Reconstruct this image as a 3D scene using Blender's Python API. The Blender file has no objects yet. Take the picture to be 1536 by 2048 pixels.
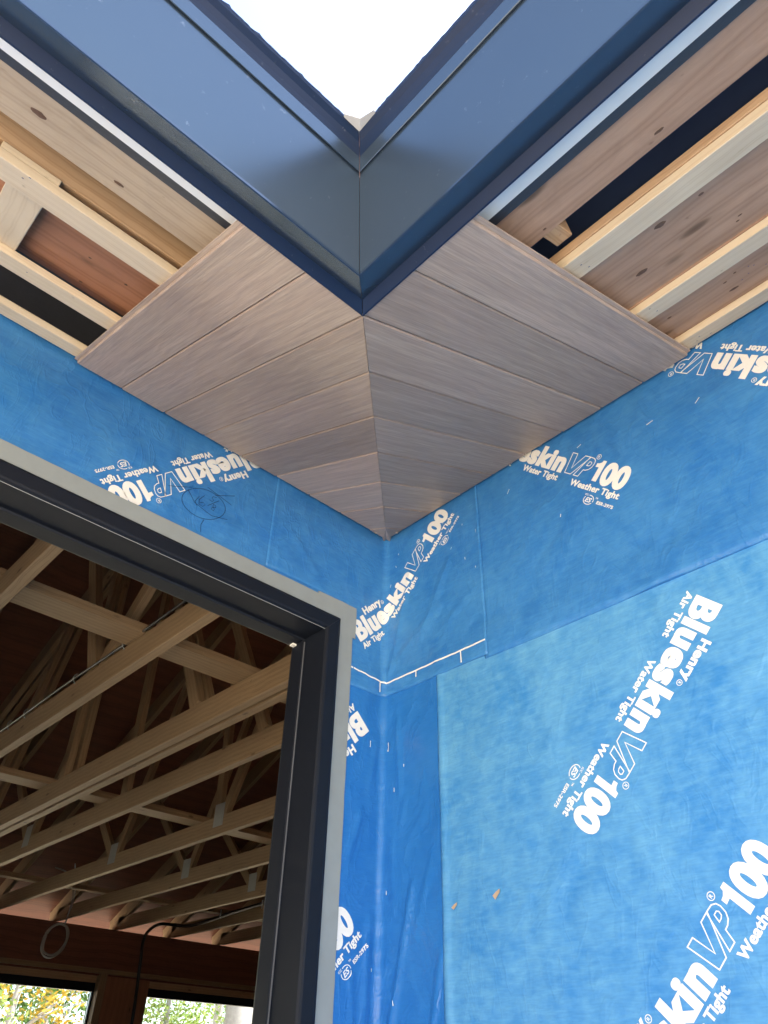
import bpy, bmesh, math, random
from mathutils import Vector, Matrix, noise

random.seed(7)
scene = bpy.context.scene
COL = scene.collection

# ------------------------------------------------------------------ camera
B = 0.14                                   # soffit plank cover width
GZ = 1.6                                   # camera height above the ground
H = 11.532 * B + GZ                        # soffit height where it meets the walls
S = 0.448                                  # soffit slope
TH = math.atan(S); CT, ST = math.cos(TH), math.sin(TH)
E0 = 0.747 * B

def cam_axes(yaw, pitch, roll):
    f = Vector((math.cos(yaw) * math.cos(pitch), math.sin(yaw) * math.cos(pitch), math.sin(pitch)))
    r = Vector((math.sin(yaw), -math.cos(yaw), 0.0)); u = r.cross(f)
    c, s = math.cos(roll), math.sin(roll)
    return c * r + s * u, -s * r + c * u, f

cam_d = bpy.data.cameras.new('camera')
cam = bpy.data.objects.new('camera', cam_d); COL.objects.link(cam)
cr, cu, cf = cam_axes(math.radians(47.774), math.radians(38.163), math.radians(1.450))
M = Matrix((cr, cu, -cf)).transposed().to_4x4()
M.translation = Vector((-10.7902 * B, -11.7410 * B, GZ))
cam.matrix_world = M
cam_d.sensor_fit = 'VERTICAL'; cam_d.sensor_height = 36.0
cam_d.lens = 36.0 * 1477.6 / 2048.0
cam_d.clip_start = 0.02; cam_d.clip_end = 900.0
scene.camera = cam
scene.render.resolution_x = 768; scene.render.resolution_y = 1024

# ------------------------------------------------------------------ light
SUN_AZ = math.radians(140)     # from +Y towards +X: the sun stands high beyond the right wing
SUN_EL = math.radians(62)
world = bpy.data.worlds.new('World'); scene.world = world; world.use_nodes = True
wn = world.node_tree; wn.nodes.clear()
sky = wn.nodes.new('ShaderNodeTexSky'); sky.sky_type = 'NISHITA'; sky.sun_disc = False
sky.sun_elevation = SUN_EL; sky.sun_rotation = SUN_AZ
sky.air_density = 1.0; sky.dust_density = 1.6; sky.ozone_density = 1.0
bg = wn.nodes.new('ShaderNodeBackground'); bg.inputs['Strength'].default_value = 0.12
wo = wn.nodes.new('ShaderNodeOutputWorld')
wn.links.new(sky.outputs[0], bg.inputs[0]); wn.links.new(bg.outputs[0], wo.inputs[0])
sd = bpy.data.lights.new('sun', 'SUN'); sd.energy = 5.0; sd.angle = math.radians(0.5); sd.color = (1.0, 0.94, 0.85)
sun = bpy.data.objects.new('sun', sd); COL.objects.link(sun)
sv = Vector((math.sin(SUN_AZ) * math.cos(SUN_EL), math.cos(SUN_AZ) * math.cos(SUN_EL), math.sin(SUN_EL)))
sun.rotation_euler = sv.to_track_quat('Z', 'Y').to_euler(); sun.location = sv * 30
vs = scene.view_settings
vs.view_transform = 'Standard'; vs.look = 'None'; vs.exposure = 2.46; vs.gamma = 1.0; vs.use_curve_mapping = False

# ------------------------------------------------------------------ node helpers
class NT:
    def __init__(s, name):
        s.m = bpy.data.materials.new(name); s.m.use_nodes = True
        s.t = s.m.node_tree; s.b = s.t.nodes['Principled BSDF']
    def n(s, typ, **kw):
        nd = s.t.nodes.new(typ)
        for k, v in kw.items():
            if hasattr(nd, k) and k not in nd.inputs: setattr(nd, k, v)
            else: nd.inputs[k].default_value = v
        return nd
    def l(s, a, b): s.t.links.new(a, b); return s
    def ramp(s, fac, stops):
        r = s.t.nodes.new('ShaderNodeValToRGB'); e = r.color_ramp.elements
        while len(e) < len(stops): e.new(0.5)
        for i, (p, c) in enumerate(stops):
            e[i].position = p; e[i].color = (c[0], c[1], c[2], 1) if not isinstance(c, (int, float)) else (c, c, c, 1)
        s.l(fac, r.inputs[0]); return r.outputs[0]
    def mix(s, fac, a, b, mode='MIX'):
        nd = s.t.nodes.new('ShaderNodeMix'); nd.data_type = 'RGBA'; nd.blend_type = mode
        for sock, v in ((nd.inputs[0], fac), (nd.inputs[6], a), (nd.inputs[7], b)):
            if hasattr(v, 'is_linked'): s.l(v, sock)
            elif isinstance(v, (int, float)): sock.default_value = v
            else: sock.default_value = (v[0], v[1], v[2], 1)
        return nd.outputs[2]
    def noise(s, vec, scale, detail=4, rough=0.55, dist=0.0):
        nd = s.n('ShaderNodeTexNoise'); nd.inputs['Scale'].default_value = scale
        nd.inputs['Detail'].default_value = detail; nd.inputs['Roughness'].default_value = rough
        nd.inputs['Distortion'].default_value = dist
        if vec is not None: s.l(vec, nd.inputs['Vector'])
        return nd.outputs[0]
    def mapv(s, vec, scale):
        nd = s.n('ShaderNodeMapping'); nd.inputs['Scale'].default_value = scale
        s.l(vec, nd.inputs['Vector']); return nd.outputs[0]
    def bump(s, hgt, strength, dist=0.002, normal=None):
        nd = s.n('ShaderNodeBump'); nd.inputs['Strength'].default_value = strength
        nd.inputs['Distance'].default_value = dist; s.l(hgt, nd.inputs['Height'])
        if normal is not None: s.l(normal, nd.inputs['Normal'])
        return nd.outputs[0]
    def math(s, op, a, b=None):
        nd = s.n('ShaderNodeMath', operation=op)
        for i, v in enumerate((a, b)):
            if v is None: continue
            if hasattr(v, 'is_linked'): s.l(v, nd.inputs[i])
            else: nd.inputs[i].default_value = v
        return nd.outputs[0]
    def out(s, col=None, rough=0.5, spec=0.5, normal=None, metal=0.0):
        if col is not None:
            if hasattr(col, 'is_linked'): s.l(col, s.b.inputs['Base Color'])
            else: s.b.inputs['Base Color'].default_value = (*col, 1)
        if hasattr(rough, 'is_linked'): s.l(rough, s.b.inputs['Roughness'])
        else: s.b.inputs['Roughness'].default_value = rough
        s.b.inputs['Specular IOR Level'].default_value = spec
        s.b.inputs['Metallic'].default_value = metal
        if normal is not None: s.l(normal, s.b.inputs['Normal'])
        return s.m

def mul(c, k): return tuple(x * k for x in c)

def wood(name, base, dark, knot=(0.10, 0.055, 0.03), grain=1.0, knots=0.5, rough=0.65, stain=0.25, ring=14.0):
    """sawn lumber; UV.x runs along the grain, in metres"""
    s = NT(name); uv = s.n('ShaderNodeUVMap').outputs[0]
    big = s.noise(s.mapv(uv, (1.3, 5.0, 1)), 1.0, 3, 0.5)
    # knots: sparse voronoi cells
    kv = s.n('ShaderNodeTexVoronoi'); kv.inputs['Scale'].default_value = 1.0; kv.inputs['Randomness'].default_value = 1.0
    s.l(s.mapv(uv, (4.2, 11.0, 1)), kv.inputs['Vector'])
    kn = s.ramp(kv.outputs['Distance'], [(0.0, 1.0), (0.17 * knots + 0.001, 0.7), (0.25 * knots + 0.02, 0.0)])
    halo = s.ramp(kv.outputs['Distance'], [(0.0, 1.0), (0.45, 0.0)])
    # growth rings: long wavy bands that bend round the knots
    w = s.n('ShaderNodeTexWave', wave_type='BANDS', bands_direction='Y'); w.inputs['Scale'].default_value = ring
    w.inputs['Distortion'].default_value = 5.0; w.inputs['Detail'].default_value = 3.0; w.inputs['Detail Scale'].default_value = 0.7
    s.l(s.mapv(uv, (0.55, 1.0, 1)), w.inputs['Vector'])
    fine = s.noise(s.mapv(uv, (5.0, 260.0, 1)), 1.0, 4, 0.6)
    mid = s.noise(s.mapv(uv, (2.2, 46.0, 1)), 1.0, 5, 0.65, 0.6)
    rag = s.noise(s.mapv(uv, (9.0, 24.0, 1)), 1.0, 6, 0.7, 1.0)
    lines = s.ramp(w.outputs[1], [(0.45, 0.0), (0.86, 1.0), (1.0, 0.25)])
    g = s.math('MULTIPLY', lines, 0.30 * grain)
    g = s.math('ADD', g, s.math('MULTIPLY', fine, 0.34 * grain))
    g = s.math('ADD', g, s.math('MULTIPLY', mid, 0.42 * grain))
    col = s.mix(s.ramp(g, [(0.28, 0.0), (0.78, 1.0)]), base, dark)
    col = s.mix(s.math('MULTIPLY', s.ramp(rag, [(0.45, 0.0), (0.72, 1.0)]), stain * 0.7), col, mul(dark, 0.75))
    col = s.mix(s.math('MULTIPLY', s.ramp(big, [(0.35, 0.0), (0.75, 1.0)]), stain), col, tuple(x * q for x, q in zip(dark, (0.78, 0.86, 0.98))))
    col = s.mix(s.math('MULTIPLY', halo, 0.30 * min(1, knots * 2)), col, tuple(x * 1.6 for x in knot))
    col = s.mix(s.math('MULTIPLY', kn, 0.9), col, knot)
    spots = s.noise(s.mapv(uv, (30, 45, 1)), 1.0, 2, 0.5)
    col = s.mix(s.ramp(spots, [(0.72, 0.0), (0.80, 0.5)]), col, mul(dark, 0.5))
    nrm = s.bump(g, 0.35, 0.0012)
    return s.out(col, rough, 0.3, nrm)

def plank_mat(name):
    """pre-finished wood-look soffit plank with an embossed grain"""
    s = NT(name); uv = s.n('ShaderNodeUVMap').outputs[0]
    rnd = s.n('ShaderNodeObjectInfo').outputs['Random']
    off = s.n('ShaderNodeCombineXYZ'); s.l(s.math('MULTIPLY', rnd, 31.0), off.inputs[0]); s.l(s.math('MULTIPLY', rnd, 17.0), off.inputs[1])
    add = s.n('ShaderNodeVectorMath', operation='ADD'); s.l(uv, add.inputs[0]); s.l(off.outputs[0], add.inputs[1]); v = add.outputs[0]
    w = s.n('ShaderNodeTexWave', wave_type='BANDS', bands_direction='Y'); w.inputs['Scale'].default_value = 13.0
    w.inputs['Distortion'].default_value = 7.0; w.inputs['Detail'].default_value = 2.5; w.inputs['Detail Scale'].default_value = 0.8
    s.l(s.mapv(v, (0.6, 1.0, 1)), w.inputs['Vector'])
    fine = s.noise(s.mapv(v, (7.0, 420.0, 1)), 1.0, 3, 0.6)
    streak = s.noise(s.mapv(v, (1.6, 34.0, 1)), 1.0, 4, 0.6)
    patch = s.noise(s.mapv(v, (2.0, 7.0, 1)), 1.0, 3, 0.5)
    pore = s.noise(s.mapv(v, (4.5, 180.0, 1)), 1.0, 4, 0.7)
    g = s.math('ADD', s.math('MULTIPLY', w.outputs[1], 0.25), s.math('ADD', s.math('MULTIPLY', fine, 0.4), s.math('MULTIPLY', pore, 0.6)))
    col = s.mix(s.ramp(streak, [(0.3, 0.0), (0.72, 1.0)]), (0.50, 0.39, 0.305), (0.37, 0.275, 0.21))
    col = s.mix(s.math('MULTIPLY', s.ramp(fine, [(0.42, 0.0), (0.62, 1.0)]), 0.45), col, (0.235, 0.18, 0.15))
    col = s.mix(s.math('MULTIPLY', s.ramp(patch, [(0.4, 0.0), (0.7, 1.0)]), 0.35), col, (0.50, 0.355, 0.29))
    col = s.mix(s.math('MULTIPLY', s.ramp(w.outputs[1], [(0.55, 0.0), (0.95, 1.0)]), 0.22), col, (0.27, 0.205, 0.17))
    col = s.mix(s.math('MULTIPLY', s.ramp(pore, [(0.48, 0.0), (0.62, 1.0)]), 0.30), col, (0.20, 0.15, 0.125))
    hv = s.n('ShaderNodeHueSaturation'); s.l(col, hv.inputs['Color'])
    s.l(s.math('ADD', s.math('MULTIPLY', rnd, 0.42), 0.76), hv.inputs['Value'])
    nrm = s.bump(g, 0.55, 0.0012)
    rr = s.math('ADD', s.math('MULTIPLY', fine, 0.12), 0.36)
    m = s.out(hv.outputs[0], rr, 0.6, nrm)
    return m

def membrane_mat(name, base, pale, dust=0.35, wrinkle=0.5, rough=0.42):
    s = NT(name); p = s.n('ShaderNodeNewGeometry').outputs['Position']
    pt = s.noise(p, 5.5, 6, 0.62, 0.4); pt2 = s.noise(p, 26.0, 5, 0.65); wv = s.noise(s.mapv(p, (35, 35, 260)), 1.0, 2, 0.5)
    wv2 = s.noise(s.mapv(p, (14, 14, 75)), 1.0, 3, 0.6)
    col = s.mix(s.math('MULTIPLY', s.ramp(pt, [(0.35, 0.0), (0.7, 1.0)]), dust), base, pale)
    col = s.mix(s.math('MULTIPLY', s.ramp(pt2, [(0.42, 0.0), (0.75, 1.0)]), dust * 0.8), col, pale)
    col = s.mix(s.math('MULTIPLY', s.ramp(wv2, [(0.45, 0.0), (0.75, 1.0)]), dust * 0.7), col, pale)
    col = s.mix(s.math('MULTIPLY', s.ramp(wv, [(0.35, 1.0), (0.6, 0.0)]), 0.16), col, mul(base, 0.6))
    big = s.noise(p, 3.2, 2, 0.45, 1.2)
    cr_ = s.noise(s.mapv(p, (9, 9, 5)), 1.0, 3, 0.55, 1.6)
    n1 = s.bump(big, 0.35 * wrinkle, 0.05)
    n2 = s.bump(s.ramp(cr_, [(0.46, 0.0), (0.5, 1.0), (0.54, 0.0)]), 0.17 * wrinkle, 0.004, n1)
    n3 = s.bump(wv, 0.25, 0.0006, n2)
    n4 = s.bump(pt2, 0.16 * wrinkle, 0.004, n3)
    return s.out(col, rough, 0.45, n4)

def plain(name, col, rough=0.5, spec=0.5, metal=0.0, var=0.15, scale=30.0, bump=0.1):
    s = NT(name); p = s.n('ShaderNodeNewGeometry').outputs['Position']
    a = s.noise(p, scale, 4, 0.6); b = s.noise(p, scale * 0.17, 3, 0.55)
    c = s.mix(s.math('MULTIPLY', s.ramp(a, [(0.35, 0.0), (0.7, 1.0)]), var), col, mul(col, 0.55))
    c = s.mix(s.math('MULTIPLY', s.ramp(b, [(0.35, 0.0), (0.7, 1.0)]), var), c, tuple(min(1, x * 1.35) for x in col))
    r = s.math('ADD', s.math('MULTIPLY', b, 0.16), rough - 0.08)
    return s.out(c, r, spec, s.bump(a, bump, 0.002), metal)

MAT = {}
MAT['plank'] = plank_mat('soffit_plank')
MAT['strap'] = wood('pine_strapping', (0.68, 0.57, 0.42), (0.54, 0.42, 0.28), knots=0.30, stain=0.12, grain=0.7)
MAT['knotty'] = wood('knotty_pine', (0.53, 0.42, 0.30), (0.36, 0.265, 0.18), knots=0.62, stain=0.55, grain=0.8, ring=8)
MAT['tan'] = wood('spruce_block', (0.55, 0.38, 0.235), (0.40, 0.25, 0.14), knots=0.35, stain=0.3)
MAT['fir'] = wood('fir_sheathing', (0.42, 0.205, 0.12), (0.29, 0.13, 0.072), knots=0.42, stain=0.4, ring=5)
MAT['rose'] = wood('knotty_sheathing', (0.52, 0.335, 0.225), (0.36, 0.215, 0.14), knots=0.62, stain=0.5, ring=5)
MAT['truss'] = wood('truss_lumber', (0.37, 0.26, 0.15), (0.24, 0.158, 0.088), knots=0.35, stain=0.3)
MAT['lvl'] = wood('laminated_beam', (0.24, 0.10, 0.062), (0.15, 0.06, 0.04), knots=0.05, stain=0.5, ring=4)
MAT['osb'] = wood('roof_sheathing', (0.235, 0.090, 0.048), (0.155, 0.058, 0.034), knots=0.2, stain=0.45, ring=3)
MAT['blue'] = membrane_mat('blue_membrane', (0.020, 0.150, 0.50), (0.07, 0.27, 0.60), dust=0.22)
MAT['blue_up'] = membrane_mat('blue_membrane_upper', (0.022, 0.165, 0.50), (0.10, 0.34, 0.63), dust=0.36, wrinkle=1.0)
MAT['blue_field'] = membrane_mat('blue_membrane_weathered', (0.040, 0.232, 0.57), (0.18, 0.46, 0.69), dust=0.52, wrinkle=0.8)
MAT['blue_strip'] = membrane_mat('blue_membrane_strip', (0.018, 0.155, 0.50), (0.06, 0.27, 0.62), dust=0.2, wrinkle=1.2, rough=0.3)
MAT['ink'] = plain('white_print', (0.83, 0.84, 0.82), 0.6, 0.3, var=0.12, scale=300, bump=0.02)
MAT['pen'] = plain('marker_line', (0.012, 0.03, 0.09), 0.6, 0.3)
MAT['tape'] = plain('grey_flashing', (0.26, 0.295, 0.305), 0.5, 0.4, var=0.16, scale=22, bump=0.25)
MAT['black'] = plain('black_frame', (0.0060, 0.0090, 0.017), 0.55, 0.25, var=0.1, scale=40, bump=0.03)
def sheet_metal(name, col, rough, spec, metal):
    s = NT(name); p = s.n('ShaderNodeNewGeometry').outputs['Position']
    oil = s.noise(p, 1.7, 2, 0.4); dust = s.noise(p, 60.0, 4, 0.7); film = s.noise(p, 7.0, 4, 0.6)
    c = s.mix(s.math('MULTIPLY', film, 0.10), col, mul(col, 1.5))
    c = s.mix(s.ramp(dust, [(0.66, 0.0), (0.78, 0.22)]), c, (0.45, 0.47, 0.5))
    return s.out(c, s.math('ADD', s.math('MULTIPLY', film, 0.10), rough - 0.05), spec, s.bump(oil, 0.5, 0.012), metal)
MAT['fascia'] = sheet_metal('fascia_metal', (0.046, 0.072, 0.112), 0.22, 0.8, 0.50)
MAT['fascia2'] = sheet_metal('trim_metal', (0.007, 0.018, 0.052), 0.45, 0.2, 0.0)  # darker, duller than the fascia metal; on the drip lip it paints in shade
MAT['white'] = plain('white_backer', (0.78, 0.79, 0.77), 0.5, 0.4, var=0.05)
MAT['vent'] = plain('black_vent', (0.035, 0.038, 0.048), 0.5, 0.5, var=0.3, scale=120, bump=0.3)
MAT['felt'] = plain('dark_underlay', (0.05, 0.085, 0.20), 0.7, 0.3)
MAT['galv'] = plain('galvanised_plate', (0.36, 0.38, 0.37), 0.5, 0.5, metal=0.15, var=0.3, scale=60)
MAT['lead'] = plain('valley_metal', (0.62, 0.64, 0.66), 0.5, 0.5, metal=0.0)
MAT['cable_w'] = plain('grey_cable', (0.42, 0.41, 0.38), 0.5, 0.4)
MAT['cable_b'] = plain('black_cable', (0.012, 0.013, 0.016), 0.4, 0.5)
MAT['shingle'] = plain('roof_shingle', (0.06, 0.062, 0.068), 0.8, 0.3, var=0.4, scale=60, bump=0.6)
MAT['earth'] = plain('dry_ground', (0.62, 0.52, 0.39), 0.95, 0.1, var=0.5, scale=1.2, bump=0.6)
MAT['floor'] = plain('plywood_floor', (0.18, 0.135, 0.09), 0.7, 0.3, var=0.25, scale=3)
MAT['bark'] = plain('bark', (0.30, 0.29, 0.28), 0.9, 0.2, var=0.6, scale=14, bump=1.0)
MAT['knot'] = plain('knot_wood', (0.13, 0.075, 0.05), 0.7, 0.3, var=0.7, scale=150, bump=0.4)
MAT['gasket'] = plain('grey_gasket', (0.10, 0.11, 0.13), 0.5, 0.4)
MAT['scrap'] = plain('paper_scrap', (0.62, 0.45, 0.30), 0.7, 0.3)

def glass_mat():
    s = NT('window_glass'); t = s.t; t.nodes.remove(s.b)
    tr = s.n('ShaderNodeBsdfTransparent'); tr.inputs[0].default_value = (0.90, 0.93, 0.92, 1)
    gl = s.n('ShaderNodeBsdfGlossy'); gl.inputs['Roughness'].default_value = 0.02
    fr = s.n('ShaderNodeFresnel'); fr.inputs[0].default_value = 1.45
    mx = s.n('ShaderNodeMixShader'); s.l(fr.outputs[0], mx.inputs[0]); s.l(tr.outputs[0], mx.inputs[1]); s.l(gl.outputs[0], mx.inputs[2])
    s.l(mx.outputs[0], t.nodes['Material Output'].inputs[0]); return s.m
MAT['glass'] = glass_mat()

def leaf_mat(name, c1, c2, c3):
    s = NT(name); g = s.n('ShaderNodeNewGeometry')
    col = s.ramp(g.outputs['Random Per Island'], [(0.0, c1), (0.55, c2), (1.0, c3)])
    s.out(col, 0.5, 0.3)
    tl = s.n('ShaderNodeBsdfTranslucent'); s.l(col, tl.inputs[0])
    mx = s.n('ShaderNodeMixShader'); mx.inputs[0].default_value = 0.4
    s.l(s.b.outputs[0], mx.inputs[1]); s.l(tl.outputs[0], mx.inputs[2]); s.l(mx.outputs[0], s.t.nodes['Material Output'].inputs[0])
    return s.m
MAT['leaf_pale'] = leaf_mat('pale_leaves', (0.10, 0.17, 0.03), (0.20, 0.28, 0.06), (0.34, 0.38, 0.13))
MAT['leaf_green'] = leaf_mat('green_leaves', (0.035, 0.08, 0.02), (0.07, 0.14, 0.03), (0.16, 0.22, 0.05))
MAT['leaf_gold'] = leaf_mat('golden_leaves', (0.20, 0.17, 0.03), (0.36, 0.26, 0.03), (0.50, 0.30, 0.04))

# ------------------------------------------------------------------ mesh helpers
def tag(o, label, cat, group=None, kind=None):
    if label: o['label'] = label
    if cat: o['category'] = cat
    if group: o['group'] = group
    if kind: o['kind'] = kind
    return o

def empty(name, loc, label, cat, group=None):
    o = bpy.data.objects.new(name, None); COL.objects.link(o); o.location = loc; o.empty_display_size = 0.05
    return tag(o, label, cat, group)

def ploc(parent):
    v = Vector((0, 0, 0)); p = parent
    while p is not None: v += p.location; p = p.parent
    return v

def mk(name, verts, faces, mat, parent=None, uvs=None, smooth=False, recalc=True):
    """mesh object from world coordinates; child coordinates become relative to its parent"""
    verts = [Vector(v) for v in verts]
    if parent is None:
        lo = [min(v[i] for v in verts) for i in range(3)]; hi = [max(v[i] for v in verts) for i in range(3)]
        org = Vector(((lo[0] + hi[0]) / 2, (lo[1] + hi[1]) / 2, lo[2]))
    else: org = ploc(parent)
    me = bpy.data.meshes.new(name)
    me.from_pydata([v - org for v in verts], [], faces)
    if uvs is not None:
        ul = me.uv_layers.new(name='UVMap')
        for i, lp in enumerate(me.loops): ul.data[i].uv = uvs[lp.vertex_index] if len(uvs) == len(verts) else uvs[i]
    if recalc:
        bm = bmesh.new(); bm.from_mesh(me); bmesh.ops.recalc_face_normals(bm, faces=bm.faces); bm.to_mesh(me); bm.free()
    if smooth:
        for p in me.polygons: p.use_smooth = True
    if isinstance(mat, str): mat = MAT[mat]
    me.materials.append(mat)
    o = bpy.data.objects.new(name, me); COL.objects.link(o)
    if parent is None: o.location = org
    else: o.parent = parent
    return o

def bar(name, O, A, Bv, C, mat, parent=None, bevel=0.0015):
    """box with corner O and edge vectors A (grain), Bv, C; UV.x follows A in metres"""
    O, A, Bv, C = Vector(O), Vector(A), Vector(Bv), Vector(C)
    la, lb, lc = A.length, Bv.length, C.length
    bm = bmesh.new()
    vs_ = [bm.verts.new((i * la, j * lb, k * lc)) for k in (0, 1) for j in (0, 1) for i in (0, 1)]
    for f in ((0, 2, 3, 1), (4, 5, 7, 6), (0, 1, 5, 4), (2, 6, 7, 3), (0, 4, 6, 2), (1, 3, 7, 5)):
        bm.faces.new([vs_[i] for i in f])
    if bevel:
        bmesh.ops.bevel(bm, geom=list(bm.edges), offset=min(bevel, lb * .3, lc * .3), segments=1, affect='EDGES')
    bmesh.ops.recalc_face_normals(bm, faces=bm.faces)
    ul = bm.loops.layers.uv.new('UVMap'); ru, rv = random.uniform(0, 40), random.uniform(0, 40)
    for f in bm.faces:
        n = f.normal; ax = max(range(3), key=lambda i: abs(n[i]))
        for lp in f.loops:
            a, b, c = lp.vert.co
            if ax == 0: q = (c * 0.15, b * 1.0 + 5)
            elif ax == 1: q = (a, c + 3.0)
            else: q = (a, b)
            lp[ul].uv = (q[0] + ru, q[1] + rv)
    ea, eb, ec = A.normalized(), Bv.normalized(), C.normalized()
    if ea.cross(eb).dot(ec) < 0: bmesh.ops.reverse_faces(bm, faces=bm.faces)
    org = (O + A / 2 + Bv / 2) if parent is None else ploc(parent)
    for v in bm.verts: v.co = O + ea * v.co.x + eb * v.co.y + ec * v.co.z - org
    me = bpy.data.meshes.new(name); bm.to_mesh(me); bm.free()
    me.materials.append(MAT[mat] if isinstance(mat, str) else mat)
    o = bpy.data.objects.new(name, me); COL.objects.link(o)
    if parent is None: o.location = org
    else: o.parent = parent
    return o

def abox(name, p0, p1, mat, parent=None, grain='x', bevel=0.0015):
    p0, p1 = Vector(p0), Vector(p1); d = p1 - p0
    ax = [Vector((d.x, 0, 0)), Vector((0, d.y, 0)), Vector((0, 0, d.z))]
    order = {'x': (0, 1, 2), 'y': (1, 2, 0), 'z': (2, 0, 1)}[grain]
    return bar(name, p0, ax[order[0]], ax[order[1]], ax[order[2]], mat, parent, bevel)

def tube(name, pts, r, mat, parent=None, seg=8, closed=False):
    pts = [Vector(p) for p in pts]; n = len(pts); verts = []; faces = []; up = Vector((0.31, 0.2, 0.93)).normalized()
    for i, p in enumerate(pts):
        a = pts[(i - 1) % n] if (closed or i) else p; b = pts[(i + 1) % n] if (closed or i < n - 1) else p
        d = (b - a).normalized(); u = d.cross(up)
        if u.length < 1e-4: u = d.cross(Vector((1, 0, 0)))
        u.normalize(); v = d.cross(u)
        rr = r[i] if isinstance(r, (list, tuple)) else r
        for k in range(seg):
            t = 2 * math.pi * k / seg; verts.append(p + u * math.cos(t) * rr + v * math.sin(t) * rr)
    m = n if closed else n - 1
    for i in range(m):
        for k in range(seg):
            j = (i + 1) % n
            faces.append((i * seg + k, i * seg + (k + 1) % seg, j * seg + (k + 1) % seg, j * seg + k))
    if not closed: faces += [tuple(range(seg - 1, -1, -1)), tuple((n - 1) * seg + k for k in range(seg))]
    return mk(name, verts, faces, mat, parent, smooth=True)

def smooth_path(pts, n=8):
    pts = [Vector(p) for p in pts]; out = []
    for i in range(len(pts) - 1):
        p0, p1, p2, p3 = pts[max(i - 1, 0)], pts[i], pts[i + 1], pts[min(i + 2, len(pts) - 1)]
        for k in range(n):
            t = k / n
            out.append(0.5 * ((2 * p1) + (-p0 + p2) * t + (2 * p0 - 5 * p1 + 4 * p2 - p3) * t * t + (-p0 + 3 * p1 - 3 * p2 + p3) * t ** 3))
    return out + [pts[-1]]

def SP(side, a, s, h):
    """soffit frame: a along the wall (negative), s down the slope from the wall, h above the plank face"""
    t = s * CT + h * ST; z = H - s * ST + h * CT
    return Vector((a, -t, z)) if side == 'L' else Vector((-t, a, z))

def TP(side, a, t, z): return Vector((a, -t, z)) if side == 'L' else Vector((-t, a, z))

def sbar(name, side, a0, a1, t0, t1, h0, h1, mat, parent=None, bevel=0.0015):
    """lumber lying in the soffit slope, t = horizontal distance from the wall at height h0"""
    s0 = (t0 - h0 * ST) / CT; s1 = (t1 - h0 * ST) / CT
    O = SP(side, a0, s0, h0)
    return bar(name, O, SP(side, a1, s0, h0) - O, SP(side, a0, s1, h0) - O, SP(side, a0, s0, h1) - O, mat, parent, bevel)

# ------------------------------------------------------------------ ground
g = mk('ground', [(-400, -400, 0), (400, -400, 0), (400, 400, 0), (-400, 400, 0)], [(0, 1, 2, 3)], 'earth')
g['kind'] = 'structure'

# ------------------------------------------------------------------ walls
OX0, OX1, OZ0, OZ1 = -1.55, -0.262, 1.60, 2.742      # big opening in the left wall; unseen sill and left side pulled in to cut light
WT = 0.15
def wall_left():
    w = empty('house_wall', (-2.0, 0.08, 0), 'blue wrapped house wall with the large black framed opening', 'wall')
    def panel(n, x0, x1, z0, z1): abox(n, (x0, 0, z0), (x1, WT, z1), 'blue_up', w, bevel=0)
    q = .012                                  # rough opening, a little larger than the frame
    panel('wall_panel', OX1 + q, 0.0, 0, H + 0.045)
    panel('wall_panel', OX0 - q, OX1 + q, OZ1 + q, H + 0.045)
    panel('wall_panel', -7.0, OX0 - q, 0, H + 0.045)
    panel('wall_panel', OX0 - q, OX1 + q, 0, OZ0 - q)
    return w
WL = wall_left()
WR = empty('house_wall', (0.08, -3.0, 0), 'blue wrapped blank house wall right of the inside corner', 'wall')
abox('wall_panel', (0, -7.0, 0), (WT, 0.0, H + 0.045), 'blue_field', WR, 'y', bevel=0)

# unfolded wall coordinate u: negative on the left wall (x), positive on the right wall (-y); the membrane rounds the corner
RC = 0.022
def wrap(u, z, off):
    q = RC * math.pi / 4
    if u <= -q:
        return Vector((u - (RC - q), -off, z))
    if u >= q:
        return Vector((-off, -(u + (RC - q)), z))
    ang = (u + q) / (2 * q) * math.pi / 2
    c = Vector((-RC, -RC, 0)); d = Vector((math.sin(ang), math.cos(ang), 0))
    p = c + d * (RC - off); return Vector((p.x, p.y, z))

def seg_dist(u, z, a, b):
    a, b, p = Vector(a), Vector(b), Vector((u, z)); ab = b - a
    t = max(0, min(1, (p - a).dot(ab) / ab.length_squared)); return (p - (a + ab * t)).length, t

RIDGES_TOP = [((0.12, 3.02), (0.03, 2.70), .010, .0022), ((0.30, 2.98), (0.16, 2.74), .012, .0025), ((0.24, 2.83), (0.02, 2.68), .012, .0022),
              ((0.40, 2.83), (0.18, 2.70), .008, .0016), ((-0.42, 3.03), (-0.30, 2.93), .008, .0016), ((0.07, 2.78), (0.02, 2.66), .01, .002)]
RIDGES_STRIP = [((0.125, 2.03), (0.015, 1.60), .009, .0050), ((0.222, 1.86), (0.165, 1.60), .008, .0048), ((0.06, 2.50), (0.075, 2.28), .010, .0032),
                ((0.095, 2.26), (0.075, 2.18), .007, .0024), ((0.17, 2.21), (0.10, 2.13), .008, .0028), ((-0.075, 2.22), (-0.12, 2.10), .010, .0035),
                ((-0.03, 1.96), (-0.045, 1.70), .012, .0035), ((-0.085, 1.83), (-0.075, 1.55), .006, .0026), ((0.20, 2.10), (0.13, 1.90), .008, .0022),
                ((-0.02, 2.44), (-0.05, 2.30), .01, .002), ((0.04, 2.15), (0.055, 1.98), .01, .0025)]
def ridge(u, z, rs):
    d = 0.0
    for a, b, w, h in rs:
        x, t = seg_dist(u, z, a, b); d += 1.5 * h * math.exp(-(x / w) ** 2)
    return d
def soft(u, z, amp, sc=3.1, seed=0.0):
    return amp * (0.5 + noise.noise(Vector((u * sc + seed, z * sc, seed * 1.7))))
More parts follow.
